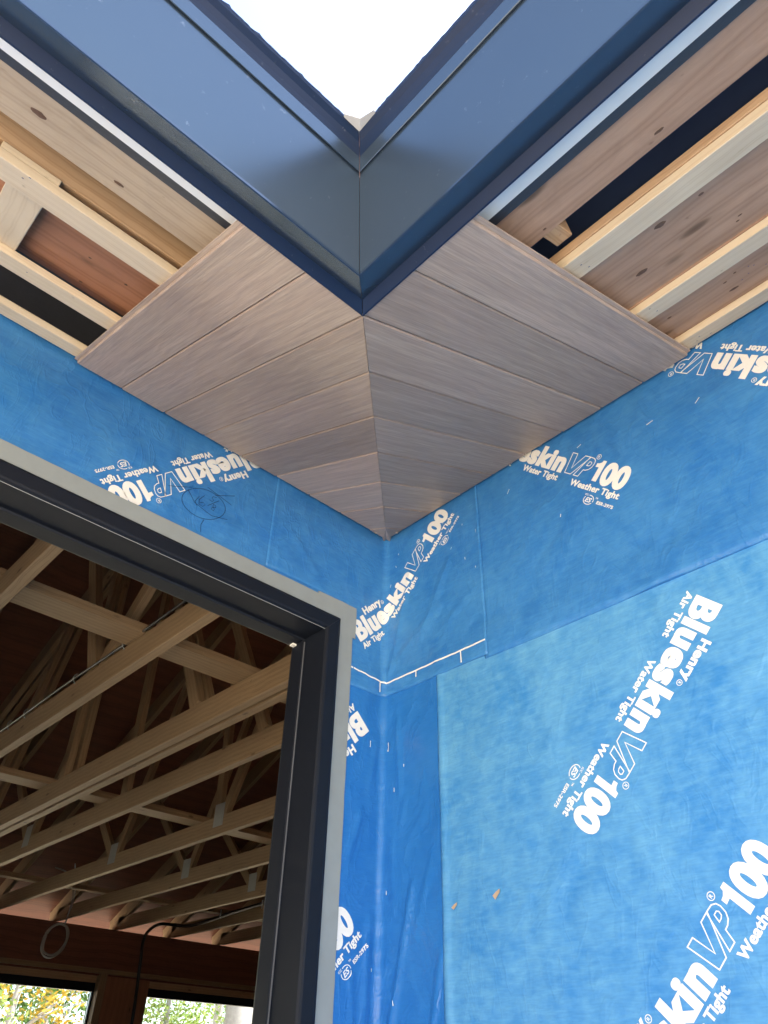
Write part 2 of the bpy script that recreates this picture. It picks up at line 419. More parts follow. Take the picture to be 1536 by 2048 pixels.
lapz = lambda z: .0034 / (1 + math.exp((z - 2.668) / .007))
def d_top(u, z):
    if u < -.47: return .0006 + soft(u, z, .0006, 4, 3)
    return 0.0012 + (lapz(z) * (1.0 if u > -.135 else .1) * (1 + .9 * math.exp(-((u - .243) / .02) ** 2))) + soft(u, z, .0012, 4, 3) + ridge(u, z, RIDGES_TOP) + (.0014 if u > .42 else 0)
def d_strip(u, z): return 0.0008 + soft(u, z, .0020, 5, 9) + ridge(u, z, RIDGES_STRIP)
def d_upper(u, z):
    lift = 0.0065 * math.exp(-((u - 0.99) / 0.075) ** 2) * math.exp(-((z - 2.58) / 0.03) ** 2)
    return 0.0012 + soft(u, z, .0008, 3, 5) + lift + lapz(z)
def d_field(u, z):
    roll = 0.0045 * math.exp(-((u - 0.243) / 0.012) ** 2)
    return 0.0018 + soft(u, z, .0010, 3, 1) + roll

def sheet(name, u0, u1, z0, z1, du, dz, disp, mat, parent, keep=None, edge_z=None, edge_u=None):
    """a thin membrane sheet with turned-in edges so that laps show their thickness"""
    us = [u0]
    while us[-1] < u1 - 1e-6: us.append(min(u1, us[-1] + (du if not callable(du) else du(us[-1]))))
    nu = len(us) - 1; nz = max(1, round((z1 - z0) / dz)); idx = {}; verts = []; faces = []
    def V(i, j):
        if (i, j) not in idx:
            u = us[i]; z = z0 + (z1 - z0) * j / nz
            if j == 0 and edge_z: z += edge_z(u)
            if edge_u and i == edge_u[0] * nu: u += edge_u[1](z)
            idx[(i, j)] = len(verts); verts.append((u, z, disp(u, z)))
        return idx[(i, j)]
    for i in range(nu):
        for j in range(nz):
            if keep and not keep((us[i] + us[i + 1]) / 2, z0 + (z1 - z0) * (j + .5) / nz): continue
            faces.append((V(i, j), V(i + 1, j), V(i + 1, j + 1), V(i, j + 1)))
    cnt = {}
    for f in faces:
        for k in range(4):
            e = (f[k], f[(k + 1) % 4]); cnt[frozenset(e)] = None if frozenset(e) in cnt else e
    P = [wrap(u, z, d) for u, z, d in verts]; rim = {}
    for e in [x for x in cnt.values() if x]:
        for k in e:
            if k not in rim: u, z, d = verts[k]; rim[k] = len(P); P.append(wrap(u, z, 0.0002))
        faces.append((e[1], e[0], rim[e[0]], rim[e[1]]))
    o = mk(name, P, faces, mat, parent, recalc=False)
    n = len(verts)
    for p in o.data.polygons: p.use_smooth = max(p.vertices) < n
    return o

wob = lambda sc, amp, seed: (lambda t: amp * noise.noise(Vector((t * sc, seed, 0.3))))
sheet('corner_strip', -0.165, 0.25, 0.0, 2.635, 0.008, 0.016, d_strip, 'blue_strip', WR, edge_z=None)
sheet('membrane_sheet', 0.232, 6.9, 0.0, 2.64, lambda u: .006 if u < .3 else .03, 0.02, d_field, 'blue_field', WR, edge_u=(0, wob(6, .0045, 4.0)))
sheet('membrane_sheet', 0.425, 6.9, 2.578, H + .04, 0.02, 0.02, d_upper, 'blue_up', WR, edge_z=wob(5, .003, 1.0))
sheet('corner_patch', -0.50, 0.436, 2.592, H + .04, 0.009, 0.012, d_top, 'blue_up', WR, keep=lambda u, z: z > 2.872 or u > -0.163, edge_z=wob(9, .004, 7.0))

# grey flashing tape round the opening
def tape(x0, x1, z0, z1, y):
    nx = max(1, int((x1 - x0) / .03)); nz = max(1, int((z1 - z0) / .03)); vs_ = []; fs = []
    for j in range(nz + 1):
        for i in range(nx + 1):
            x = x0 + (x1 - x0) * i / nx; z = z0 + (z1 - z0) * j / nz
            if j == nz: z += .0016 * noise.noise(Vector((x * 22, 0, 2)))
            if i == nx: x += .0014 * noise.noise(Vector((z * 18, 4, 2)))
            vs_.append((x, -y - .0012 * noise.noise(Vector((x * 9, z * 9, 1))), z))
    for j in range(nz):
        for i in range(nx): a = j * (nx + 1) + i; fs.append((a, a + 1, a + nx + 2, a + nx + 1))
    n = len(vs_); top = [nz * (nx + 1) + i for i in range(nx + 1)]; rt = [j * (nx + 1) + nx for j in range(nz + 1)]
    for k in top + rt: vs_.append((vs_[k][0], -.0003, vs_[k][2]))
    m = len(top)
    for i in range(m - 1): fs.append((top[i], n + i, n + i + 1, top[i + 1]))
    for j in range(len(rt) - 1): fs.append((rt[j], rt[j + 1], n + m + j + 1, n + m + j))
    return mk('flashing_tape', vs_, fs, 'tape', WL, recalc=False)
tape(-0.235, -0.1475, 0.0, 2.80, 0.0060)
tape(-3.6, -0.160, 2.74, 2.856, 0.0074)
tape(-0.30, -0.1375, 2.752, 2.864, 0.0086)

# ------------------------------------------------------------------ print on the membrane
_dg = bpy.context.evaluated_depsgraph_get
def text_mesh(body, x0, x1, y0, cap, bold=0.03, shear=0.0, outline=None, sp=1.0):
    """text fitted to x0..x1 on baseline y0 with cap height cap: (verts2d, faces)"""
    c = bpy.data.curves.new('t', 'FONT'); c.body = body; c.offset = bold; c.shear = shear; c.resolution_u = 5; c.space_character = sp
    if outline: c.fill_mode = 'NONE'; c.bevel_depth = outline; c.bevel_resolution = 0
    else: c.fill_mode = 'FRONT'
    o = bpy.data.objects.new('t', c); COL.objects.link(o); bpy.context.view_layer.update()
    ev = o.evaluated_get(_dg()); me = ev.to_mesh()
    vs_ = [v.co.copy() for v in me.vertices]; fs = [tuple(p.vertices) for p in me.polygons]; ev.to_mesh_clear()
    bpy.data.objects.remove(o); bpy.data.curves.remove(c)
    lo = min(v.x for v in vs_); hi = max(v.x for v in vs_); k = (x1 - x0) / (hi - lo); ky = cap / 0.73
    if outline:
        return [(x0 + (v.x - lo) * k, y0 + v.y * ky) for v in vs_], [f for f in fs if abs(sum(vs_[i].z for i in f)) / len(f) > outline * 0.2 and sum(vs_[i].z for i in f) > 0] , None
    return [(x0 + (v.x - lo) * k, y0 + v.y * ky) for v in vs_], fs, None

def stroke2d(pts, w):
    """flat ribbon along a 2D polyline"""
    pts = [Vector(p) for p in pts]; vs_ = []; fs = []
    for i, p in enumerate(pts):
        d = (pts[min(i + 1, len(pts) - 1)] - pts[max(i - 1, 0)]); d.normalize(); n = Vector((-d.y, d.x)) * w / 2
        vs_ += [tuple(p + n), tuple(p - n)]
        if i: k = 2 * i; fs.append((k - 2, k - 1, k + 1, k))
    return vs_, fs

def outline2d(poly, w):
    n = len(poly); P = [Vector(p) for p in poly]; vs_ = []; fs = []
    for i in range(n):
        a, b, c = P[i - 1], P[i], P[(i + 1) % n]; d1 = (b - a).normalized(); d2 = (c - b).normalized()
        n1 = Vector((-d1.y, d1.x)); n2 = Vector((-d2.y, d2.x)); m = (n1 + n2); m = m / max(.35, m.length_squared / 2)
        vs_ += [tuple(b + m * w / 2), tuple(b - m * w / 2)]
    for i in range(n): j = (i + 1) % n; fs.append((2 * i, 2 * i + 1, 2 * j + 1, 2 * j))
    return vs_, fs

def ring2d(cx, cy, rx, ry, w, a0=0, a1=360, n=20):
    return stroke2d([(cx + rx * math.cos(math.radians(a0 + (a1 - a0) * i / n)), cy + ry * math.sin(math.radians(a0 + (a1 - a0) * i / n))) for i in range(n + 1)], w)

def build_stamp():
    V, F = [], []
    def add(r, heavy=0.0):
        for n_, (dx, dy) in enumerate(((0, 0),) if not heavy else ((-heavy, -heavy * .35), (heavy, -heavy * .35), (-heavy, heavy * .35), (heavy, heavy * .35))):
            k = len(V); V.extend((x + dx, y + dy, n_) for x, y in r[0]); F.extend(tuple(i + k for i in f) for f in r[1])
    add(text_mesh('Blueskin', 0.002, 0.341, 0.0, 0.067, bold=0.034, sp=1.10), 0.0024)
    add(text_mesh('00', 0.495, 0.592, 0.0, 0.067, bold=0.062, sp=1.06))
    add(([(.4715, 0), (.489, 0), (.489, .067), (.4765, .067), (.4745, .060), (.467, .0555), (.459, .0545), (.459, .0425), (.4715, .0435)], [tuple(range(9))]))
    add(text_mesh('Henry', 0.086, 0.188, 0.0625, 0.025, bold=0.030, sp=1.06), 0.0008)
    add(text_mesh('Air Tight', 0.0, 0.120, -0.030, 0.020, bold=0.026, sp=1.06), 0.0005)
    add(text_mesh('Water Tight', 0.180, 0.343, -0.030, 0.020, bold=0.026, sp=1.06), 0.0005)
    add(text_mesh('Weather Tight', 0.400, 0.593, -0.030, 0.020, bold=0.026, sp=1.06), 0.0005)
    add(text_mesh('ESR-2975', 0.531, 0.593, -0.0605, 0.0095, bold=0.03))
    add(text_mesh('ES', 0.487, 0.511, -0.063, 0.014, bold=0.03, shear=0.25))
    add(text_mesh('ICC', 0.478, 0.491, -0.045, 0.006, bold=0.02))
    add(text_mesh('TM', 0.520, 0.529, -0.047, 0.005, bold=0.02))
    add(ring2d(0.499, -0.056, 0.018, 0.014, 0.0022, 150, 330)); add(ring2d(0.499, -0.056, 0.018, 0.014, 0.0022, -15, 105))
    for cx, cy, r in ((0.4525, 0.074, 0.0075), (0.197, 0.066, 0.0065)):
        add(ring2d(cx, cy, r, r, 0.0016)); add(text_mesh('R', cx - r * .42, cx + r * .48, cy - r * .5, r * 1.05, bold=0.02))
    w = 0.0026; sh = 0.010                                   # the outlined slanted V and P share an edge
    add(outline2d([(.349, .067), (.369, .067), (.375, .020), (.402, .067), (.425, .067), (.383, .001), (.358, .001)], w))
    add(outline2d([(.425, .067), (.4265, .067), (.440, .066), (.4475, .060), (.4495, .051), (.447, .038), (.440, .029), (.430, .0245), (.4215, .024), (.4145, .001), (.396, .001), (.4215, .0645)], w))
    add(outline2d([(.429, .053), (.437, .053), (.4395, .049), (.4375, .042), (.432, .0395), (.425, .0395)], w * .9))
    return V, F
STAMP = build_stamp()

def place_stamp(ou, oz, deg, disp, parent, cut=None, clip=None):
    a = math.radians(deg); ca, sa = math.cos(a), math.sin(a)
    bm = bmesh.new(); vv = [bm.verts.new((ou + x * ca - y * sa, oz + x * sa + y * ca, n_ * .00012)) for x, y, n_ in STAMP[0]]
    for f in STAMP[1]:
        try: bm.faces.new([vv[i] for i in f])
        except ValueError: pass
    for axis, vals in (cut or ()):
        for q in vals:
            co = (q, 0, 0) if axis == 'u' else (0, q, 0); no = (1, 0, 0) if axis == 'u' else (0, 1, 0)
            bmesh.ops.bisect_plane(bm, geom=list(bm.verts) + list(bm.edges) + list(bm.faces), plane_co=co, plane_no=no)
    if clip:
        for co, no in clip:
            bmesh.ops.bisect_plane(bm, geom=list(bm.verts) + list(bm.edges) + list(bm.faces), plane_co=co, plane_no=no, clear_outer=True)
    bmesh.ops.triangulate(bm, faces=[f for f in bm.faces if len(f.verts) > 4])
    bm.verts.index_update()
    P = [wrap(v.co.x, v.co.y, disp(v.co.x, v.co.y) + 0.0006 + v.co.z) for v in bm.verts]
    F = [tuple(v.index for v in f.verts) for f in bm.faces]; bm.free()
    return mk('lettering', P, F, 'ink', parent, recalc=False)
cutsU = [i * 0.02 for i in range(-30, 60)]; cutsZ = [1.5 + i * 0.03 for i in range(60)]
place_stamp(1.059, 2.514, -135, d_field, WR, [('u', [.5 + .06 * i for i in range(12)])])
place_stamp(0.659, 1.533, 45, d_field, WR, [('u', [.5 + .06 * i for i in range(14)])])
place_stamp(0.521, 3.320, -45, d_upper, WR, [('u', [.5 + .05 * i for i in range(12)])], [((0, H + .035, 0), (0, 1, 0))])
place_stamp(1.527, 2.927, 135, d_upper, WR, [('u', [1.0 + .05 * i for i in range(12)])], [((0, H + .035, 0), (0, 1, 0))])
fine = [-.14 + .006 * i for i in range(85)]
place_stamp(-0.107, 2.757, 45, d_top, WR, [('u', fine), ('z', [2.70 + .012 * i for i in range(44)])], [((0, H + .035, 0), (0, 1, 0))])
place_stamp(-0.103, 2.515, -135, d_strip, WR, [('u', fine), ('z', [2.0 + .02 * i for i in range(30)])], [((-.163, 0, 0), (-1, 0, 0))])
place_stamp(-0.497, 1.521, 45, d_strip, WR, [('u', fine), ('z', [1.5 + .02 * i for i in range(30)])], [((-.163, 0, 0), (-1, 0, 0))])
place_stamp(-0.611, 3.280, -135, lambda u, z: 0.0006 if u < -.5 else d_top(u, z), WL, [('u', [-1.1 + .05 * i for i in range(16)])], [((0, H + .035, 0), (0, 1, 0))])

def scribble(name, strokes, w, mat, parent, disp, label=None):
    V, F = [], []
    for st in strokes:
        r = stroke2d(st, w); k = len(V); V += [wrap(u, z, disp(u, z) + .0007) for u, z in r[0]]; F += [tuple(i + k for i in f) for f in r[1]]
    o = mk(name, V, F, mat, parent, recalc=False)
    if label: o['label'] = label
    return o
# the ringed measurement, written by hand
def hand():
    cx, cz = -0.742, 2.973; ex, ez = Vector((0.064, 0.036)), Vector((-0.035, 0.040)); st = []
    ell = []
    for i in range(33):
        t = 2 * math.pi * i / 30; ell.append(Vector((cx, cz)) + ex * math.cos(t) * 1.0 + ez * math.sin(t) * (1.0 + .04 * math.sin(t * 2)))
    st.append(ell)
    L = lambda pts: st.append([Vector((cx, cz)) + Vector((x, y)) for x, y in pts])
    L([(-.020, .018), (-.030, -.006), (-.022, -.018)])                                                          # 1
    L([(-.004, .030), (-.018, .006), (-.016, -.010), (-.004, -.012), (.004, -.002), (-.004, .004), (-.014, -.004)])  # 6
    L([(.036, .044), (.024, .042), (.021, .034), (.028, .030), (.024, .022), (.014, .024)])                        # 5
    L([(.046, .038), (.012, .000)])                                                                             # /
    L([(.038, .014), (.030, .016), (.030, .006), (.036, .000), (.034, -.008), (.026, -.006), (.028, .002), (.040, .008), (.038, .014)])  # 8
    L([(-.06, .022), (-.03, -.012), (.03, -.028), (.085, -.014)]); L([(-.12, .000), (-.05, .035)]); L([(.03, .05), (.095, .085)]); L([(.00, .065), (.06, .052), (.09, .045)])
    L([(.01, -.055), (.004, -.075), (.008, -.10)])
    return st
scribble('pen_mark', hand(), .0016, 'pen', WL, lambda u, z: d_top(u, z) if u > -.5 else .0006, 'handwritten 16 5/8 in a ring')
# the white chalk-like line with short ticks at the lower edge of the corner patch
ln = [(-.152 + .014 * i, 2.654 - (.012 * (i / 11.0)) + .0012 * math.sin(i * 1.7)) for i in range(12)]
ln += [(0.012, 2.638), (0.03, 2.637)] + [(.03 + .0201 * i, 2.638 + .0006 * math.sin(i * 2.1)) for i in range(1, 21)]
scribble('white_line', [ln], .0052, 'ink', WR, lambda u, z: d_top(u, z) + .0004)
scribble('white_line', [[(-.018, 2.640), (-.0185, 2.606)], [(.148, 2.636), (.148, 2.616)], [(.335, 2.636), (.336, 2.598)]], .0042, 'ink', WR, lambda u, z: max(d_top(u, z), d_strip(u, z), d_field(u, z)) + .0012)
# scuffs and a few torn scraps
rs = random.Random(3); sc = []
for (u, z) in [(.30, 3.10), (.33, 3.115), (.365, 3.09), (.26, 3.12), (.31, 3.02), (.05, 3.07), (.37, 2.95), (.06, 3.12), (.42, 3.03), (.02, 3.0), (.41, 2.90), (.28, 3.14)]:
    a = rs.uniform(0.6, 1.9); q = rs.uniform(.006, .014); sc.append([(u, z), (u + q * math.cos(a), z + q * math.sin(a))])
scribble('scuff_mark', sc, .0016, 'ink', WR, d_top)
scribble('scuff_mark', [[(.62 + rs.uniform(-.1, .5), 2.7 + rs.uniform(0, .4))] * 1 + [(.0, .0)] for _ in range(0)] + [[(.56, 3.11), (.57, 3.125)], [(.83, 3.13), (.845, 3.135)], [(1.19, 3.05), (1.205, 3.062)], [(.74, 2.93), (.737, 2.92)], [(1.05, 3.07), (1.07, 3.073)]], .0018, 'ink', WR, d_upper)
scribble('scuff_mark', [[(-.048, 2.44), (-.049, 2.42)], [(.05, 2.30), (.05, 2.288)], [(.06, 1.78), (.062, 1.768)], [(-.02, 1.85), (-.02, 1.842)], [(.025, 2.03), (.025, 2.02)], [(.09, 2.36), (.09, 2.352)]], .002, 'ink', WR, d_strip)
def scrap(u, z, pts, disp, mat='scrap'):
    V = [wrap(u + x, z + y, disp(u + x, z + y) + .0012 + .004 * k) for x, y, k in pts]
    return mk('torn_scrap', V, [tuple(range(len(V)))], mat, WR, recalc=False)
scrap(.395, 1.972, [(0, 0, 0), (.010, -.010, .6), (.026, .004, 1), (.024, .012, .4), (.012, .008, 0)], d_field)
scrap(.262, 1.962, [(0, 0, 0), (.010, -.006, .8), (.022, .003, 1), (.02, .010, .2), (.008, .006, 0)], d_field)
scrap(.020, 2.415, [(0, 0, 0), (.007, -.004, .5), (.011, .010, 1), (.008, .026, .8), (.003, .022, .3), (.006, .010, .4)], d_strip, 'white')

# ------------------------------------------------------------------ door frame in the left wall
def frame():
    f = empty('window_frame', ((OX0 + OX1) / 2, 0.06, OZ0), 'black framed empty opening edged with grey tape', 'window frame')
    # profile: d = distance outwards from the opening, y = depth
    prof = [(.055, -.001), (.055, -.013), (.046, -.017), (.010, -.017), (.004, -.015), (0, -.009), (0, .095), (-.006, .097), (-.006, .150), (-.002, .160), (.055, .160)]
    x0, x1, z0, z1 = OX0, OX1, OZ0, OZ1
    def run(name, ends):
        n = len(prof); V = []
        for e in ends:
            for d, y in prof: V.append(e(d, y))
        F = [(i, (i + 1) % n, n + (i + 1) % n, n + i) for i in range(n)] + [tuple(range(n)), tuple(range(2 * n - 1, n - 1, -1))]
        return mk(name, V, F, 'black', f)
    g = .0004
    run('head', [lambda d, y: (x0 - d, y, z1 + d), lambda d, y: (x1 + d - g, y, z1 + d)])
    run('jamb', [lambda d, y: (x1 + d, y, z0 - d), lambda d, y: (x1 + d, y, z1 + d - g)])
    run('jamb', [lambda d, y: (x0 - d, y, z0 - d), lambda d, y: (x0 - d, y, z1 + d - g)])
    run('sill', [lambda d, y: (x0 - d, y, z0 - d), lambda d, y: (x1 + d, y, z0 - d)])
    abox('weather_strip', (x1 - .0035, .0905, z0 + .01), (x1 - .0005, .0945, z1 - .012), 'gasket', f, 'z', .0005)
    abox('corner_clip', (x1 - .022, .128, z1 - .014), (x1 - .007, .146, z1 - .007), 'white', f, 'x', .001)
    return f
frame()

# ------------------------------------------------------------------ soffits
SMAX = 0.9475 / CT
def soffit(side, label):
    so = empty('soffit', TP(side, -0.62, 0.5, H - .22), label, 'soffit')
    edges = [0.0] + [-(E0 + k * B) for k in range(9)]
    ch, gap = .0029, .0007; TK = .019
    for k in range(9):
        a1, a0 = edges[k] - gap, edges[k + 1] + gap; last = k == 8
        sw = .017 + (0.004 * rs.random())
        lim = lambda a: min(SMAX, (-a - .0008) / CT)
        def ring(aL, aR, h):
            pts = []
            for a in (aR, aL): pts.append((a, sw))
            e = []
            for a in (aL, aR): e.append((a, max(sw + .0005, lim(a))))
            if aL < -0.9475 < aR: e.insert(1, (-0.9475 - .0008, SMAX))
            return [(a, s, h) for a, s in pts + e]
        drop = rs.uniform(-.0005, .0005)
        R = [ring(a0 + ch, a1 - ch, drop), ring(a0, a1, drop + ch), ring(a0, a1, TK)]
        n = len(R[0]); V = [q for r in R for q in r]
        if k == 0:   # the small corner triangle
            pass
        F = [tuple(range(n))]
        for j in (0, 1):
            for i in range(n): F.append((j * n + i, j * n + (i + 1) % n, (j + 1) * n + (i + 1) % n, (j + 1) * n + i))
        F.append(tuple(range(3 * n - 1, 2 * n - 1, -1)))
        if last:     # exposed tongue
            b0 = len(V); s0, s1 = sw, lim(a0)
            for s_ in (s0, s1): V += [(a0 + .001, s_, .0065), (a0 - .010, s_, .0072), (a0 - .0108, s_, .0095), (a0 - .010, s_, .0118), (a0 + .001, s_, .0125)]
            F += [(b0 + i, b0 + (i + 1) % 5, b0 + 5 + (i + 1) % 5, b0 + 5 + i) for i in range(5)] + [tuple(b0 + i for i in range(5)), tuple(b0 + 9 - i for i in range(5))]
        P = [SP(side, a, s_, h) for a, s_, h in V]
        mk('plank', P, F, 'plank', so, uvs=[(s_, a + h) for a, s_, h in V])
    return so
soffit('L', 'warm brown plank soffit over the framed opening, left of the mitre')
soffit('R', 'grey brown plank soffit over the blank wall, right of the mitre')

# ------------------------------------------------------------------ fascias
def sweep(name, side, prof, a_end, mat, parent, gap=.0006):
    n = len(prof); V = [TP(side, -t - gap, t, z) for t, z in prof] + [TP(side, -a_end, t, z) for t, z in prof]
    F = [(i, (i + 1) % n, n + (i + 1) % n, n + i) for i in range(n)] + [tuple(range(n)), tuple(range(2 * n - 1, n - 1, -1))]
    return mk(name, V, F, mat, parent)
AEND = 7.0
def fascia(side, label):
    f = empty('fascia', TP(side, -3.5, 1.02, 2.76), label, 'fascia')
    # face and bottom return
    sweep('face_panel', side, [(1.1120, 2.982), (1.0205, 2.775), (1.0195, 2.7705), (1.0165, 2.7705), (.9665, 2.7995), (.9675, 2.8015), (1.0155, 2.7745), (1.0175, 2.7755), (1.1085, 2.982)], AEND, 'fascia', f)
    # channel that holds the plank ends
    sweep('soffit_channel', side, [(.9663, 2.7998), (.9490, 2.7870), (.9465, 2.7868), (.9450, 2.7878), (.9610, 2.8030), (.9610, 2.8150), (.9640, 2.8150)], AEND, 'fascia2', f)
    # drip edge above
    sweep('drip_edge', side, [(1.0968, 2.9345), (1.0955, 2.9340), (1.0925, 2.9365), (1.1030, 2.9590), (1.1060, 2.9600), (1.1068, 2.9578)], AEND, 'fascia', f)
    sweep('shaded_drip_lip', side, [(1.1069, 2.9579), (1.1061, 2.9602), (1.1140, 2.979), (1.1280, 2.986), (1.1315, 2.984), (1.1300, 2.9810), (1.1200, 2.9750), (1.1125, 2.9660)], AEND, 'fascia2', f)  # split from the drip edge so its darker metal paints the shaded underside
    # ragged underlay edge against the sky
    V, F = [], []; rr = random.Random(11 if side == 'L' else 12); a = -1.14; k = 0
    while a > -3.2:
        V += [TP(side, a, 1.110, 2.9885), TP(side, a, 1.1325 + rr.uniform(0, .0009) + (.003 * rr.random() if rr.random() < .07 else 0), 2.9855 + rr.uniform(-.001, .002))]
        if k: F.append((2 * k - 2, 2 * k - 1, 2 * k + 1, 2 * k))
        k += 1; a -= rr.uniform(.004, .012)
    n = len(V); V += [v + Vector((0, 0, .0015)) for v in V]; F += [tuple(i + n for i in reversed(q)) for q in F]
    mk('underlay_edge', V, F, 'felt', f, recalc=False)
    # hair-thin staples of dirt and screws
    sub = f
    for q in ((-1.32, 2.80), (-1.86, 2.80)):
        pass
    return f
fascia('L', 'dark metal fascia with drip edge above the opening side soffit')
fascia('R', 'dark metal fascia with drip edge above the blank wall side soffit')
# valley metal poking out between the two roof edges
vfp = [(-1.172, -1.137, 2.982), (-1.147, -1.153, 2.976), (-1.137, -1.180, 2.982), (-1.112, -1.114, 2.990), (-1.02, -.94, 3.06), (-.94, -1.02, 3.06)]
vf = mk('valley_flashing', vfp + [(x, y, z + .002) for x, y, z in vfp], [(0, 1, 3), (1, 2, 3), (0, 3, 4), (3, 2, 5), (3, 5, 4), (6, 9, 7), (7, 9, 8), (6, 10, 9), (9, 11, 8), (9, 10, 11),
     (0, 6, 7, 1), (1, 7, 8, 2), (2, 8, 11, 5), (5, 11, 10, 4), (4, 10, 6, 0)], 'lead')
tag(vf, 'small folded grey metal tip in the valley between the two fascias', 'flashing')

# ------------------------------------------------------------------ open soffit framing
def strip(name, side, t0, t1, h0, h1, mat, label, cat, group=None, a_near=-1.16, a_far=-6.8, bevel=.0015):
    o = sbar(name, side, a_far, a_near, t0, t1, h0, h1, mat, None, bevel); return tag(o, label, cat, group)
GS = 'strapping strips that the soffit planks are nailed to'
where = {'L': 'over the framed opening', 'R': 'over the blank wall'}
for side in 'LR':
    strip('strapping_strip', side, .013, .079, .0192, .0382, 'strap', 'pale strapping strip hugging the blue wall ' + where[side], 'strapping', GS, a_near=-.02)
    strip('strapping_strip', side, .269, .334, .0192, .0382, 'strap', 'pale middle strapping strip ' + where[side], 'strapping', GS, a_near=-.35)
    strip('strapping_strip', side, .590, .657, .0192, .0382, 'strap', 'pale strapping strip nearest the fascia ' + where[side], 'strapping', GS, a_near=-.68)
    strip('backer_strip', side, .8865, .958, .0400, .0425, 'white', 'white backer strip tucked behind the dark fascia ' + where[side], 'trim', bevel=.0004)
    strip('vent_strip', side, .862, .8862, .0430, .0600, 'vent', 'dark vent strip beside the white backer ' + where[side], 'vent', bevel=.0004)
LB = {}; RD = []
LB['L'] = strip('ledger_board', 'L', .738, .861, .0520, .0900, 'knotty', 'wide weathered knotty board over the framed opening', 'board')
LB['R'] = strip('ledger_board', 'R', .742, .861, .0520, .0900, 'rose', 'wide smooth rosy board over the blank wall', 'board')
strip('blocking_board', 'L', .640, .668, .0530, .1500, 'tan', 'tan blocking board standing above the strapping over the framed opening', 'board')
sh_ = strip('shim', 'L', .640, .664, .0384, .0525, 'strap', 'layered plywood shim on the strapping near the fascia, left edge', 'shim', a_near=-1.487, a_far=-1.60)
RD += [strip('roof_deck_board', 'L', .30, .62, .0700, .0850, 'fir', 'red brown sheathing panel between the strapping strips over the framed opening', 'panel')]
RD += [strip('roof_deck_board', 'R', .05, .345, .0386, .0560, 'rose', 'knotty sheathing board next to the blue wall, right side', 'panel')]
RD += [strip('roof_deck_board', 'R', .348, .640, .0386, .0560, 'rose', 'knotty sheathing board in the middle bay, right side', 'panel')]
strip('packing_strip', 'R', .646, .668, .0384, .0560, 'tan', 'layered packing strip above the strapping, right side', 'board')
for side in 'LR':
    strip('dark_gap_sheet', side, -.05, .90, .1650, .1700, 'felt' if side == 'R' else 'vent', 'dark sheet standing in for deep shade above the strapping ' + where[side], 'underlay', a_near=-.9)  # sheet colour paints the deep shade of the gaps; right one also bluish membrane
for side in 'LR':
    strip('dark_gap_filler', side, -.045, -.012, .0600, .1640, 'felt' if side == 'R' else 'vent', 'added dark filler hiding the lit attic above the wall top ' + where[side], 'blocking', a_near=.05)  # added to hide the lit attic and keep the gap dark
# rafter tails
GR = 'rafter tails in the open soffit'
def rafter(side, a, w, t0, t1, label, mat='strap', h0=.0386):
    O = SP(side, a - w / 2, t0 / CT, h0)
    o = bar('rafter_tail', O, SP(side, a - w / 2, t1 / CT, h0) - O, SP(side, a + w / 2, t0 / CT, h0) - O, SP(side, a - w / 2, t0 / CT, .164) - O, mat)
    return tag(o, label, 'rafter', GR)
rafter('L', -1.530, .076, .285, .63, 'cream rafter end between the strapping strips at the left edge')
rafter('R', -1.262, .038, .66, .74, 'short peach rafter end beside the right plank edge', 'tan', .060)
def knots(board, side, lst):
    for a, t, h, ra, rt in lst:
        rk = random.Random(int(a * -1000)); c = SP(side, a, (t - h * ST) / CT, h); e1 = SP(side, a - 1, 0, 0) - SP(side, a, 0, 0); e2 = SP(side, a, 1, 0) - SP(side, a, 0, 0); dn = SP(side, a, 0, 0) - SP(side, a, 0, 1)
        V = [c + dn * .0011]; n = 14
        for q, lift in ((.55, .0010), (1.0, .0004)):
            for i in range(n):
                w = 2 * math.pi * i / n; k = q * rk.uniform(.85, 1.12); V.append(c + dn * lift + e1 * math.cos(w) * ra * k + e2 * math.sin(w) * rt * k)
        F = [(0, 1 + i, 1 + (i + 1) % n) for i in range(n)] + [(1 + i, 1 + n + i, 1 + n + (i + 1) % n, 1 + (i + 1) % n) for i in range(n)]
        mk('knot', V, F, 'knot', board, recalc=False, uvs=[(0, 0)] * len(V))
knots(LB['L'], 'L', [(-1.570, .799, .052, .014, .008), (-1.409, .771, .052, .010, .005), (-1.86, .81, .052, .012, .008)])
knots(LB['R'], 'R', [(-1.514, .769, .052, .010, .004), (-1.262, .760, .052, .004, .003)])
knots(RD[0], 'L', [(-1.342, .337, .070, .005, .004), (-1.361, .458, .070, .004, .003), (-1.266, .445, .070, .004, .004)])
knots(RD[2], 'R', [(-1.499, .555, .0386, .006, .004), (-1.408, .553, .0386, .013, .008), (-1.311, .448, .0386, .014, .008), (-1.525, .409, .0386, .005, .003), (-1.515, .395, .0386, .004, .003)])
knots(RD[1], 'R', [(-1.413, .143, .0386, .012, .006), (-1.41, .195, .0386, .005, .003), (-1.263, .20, .0386, .006, .004), (-1.44, .21, .0386, .004, .003)])
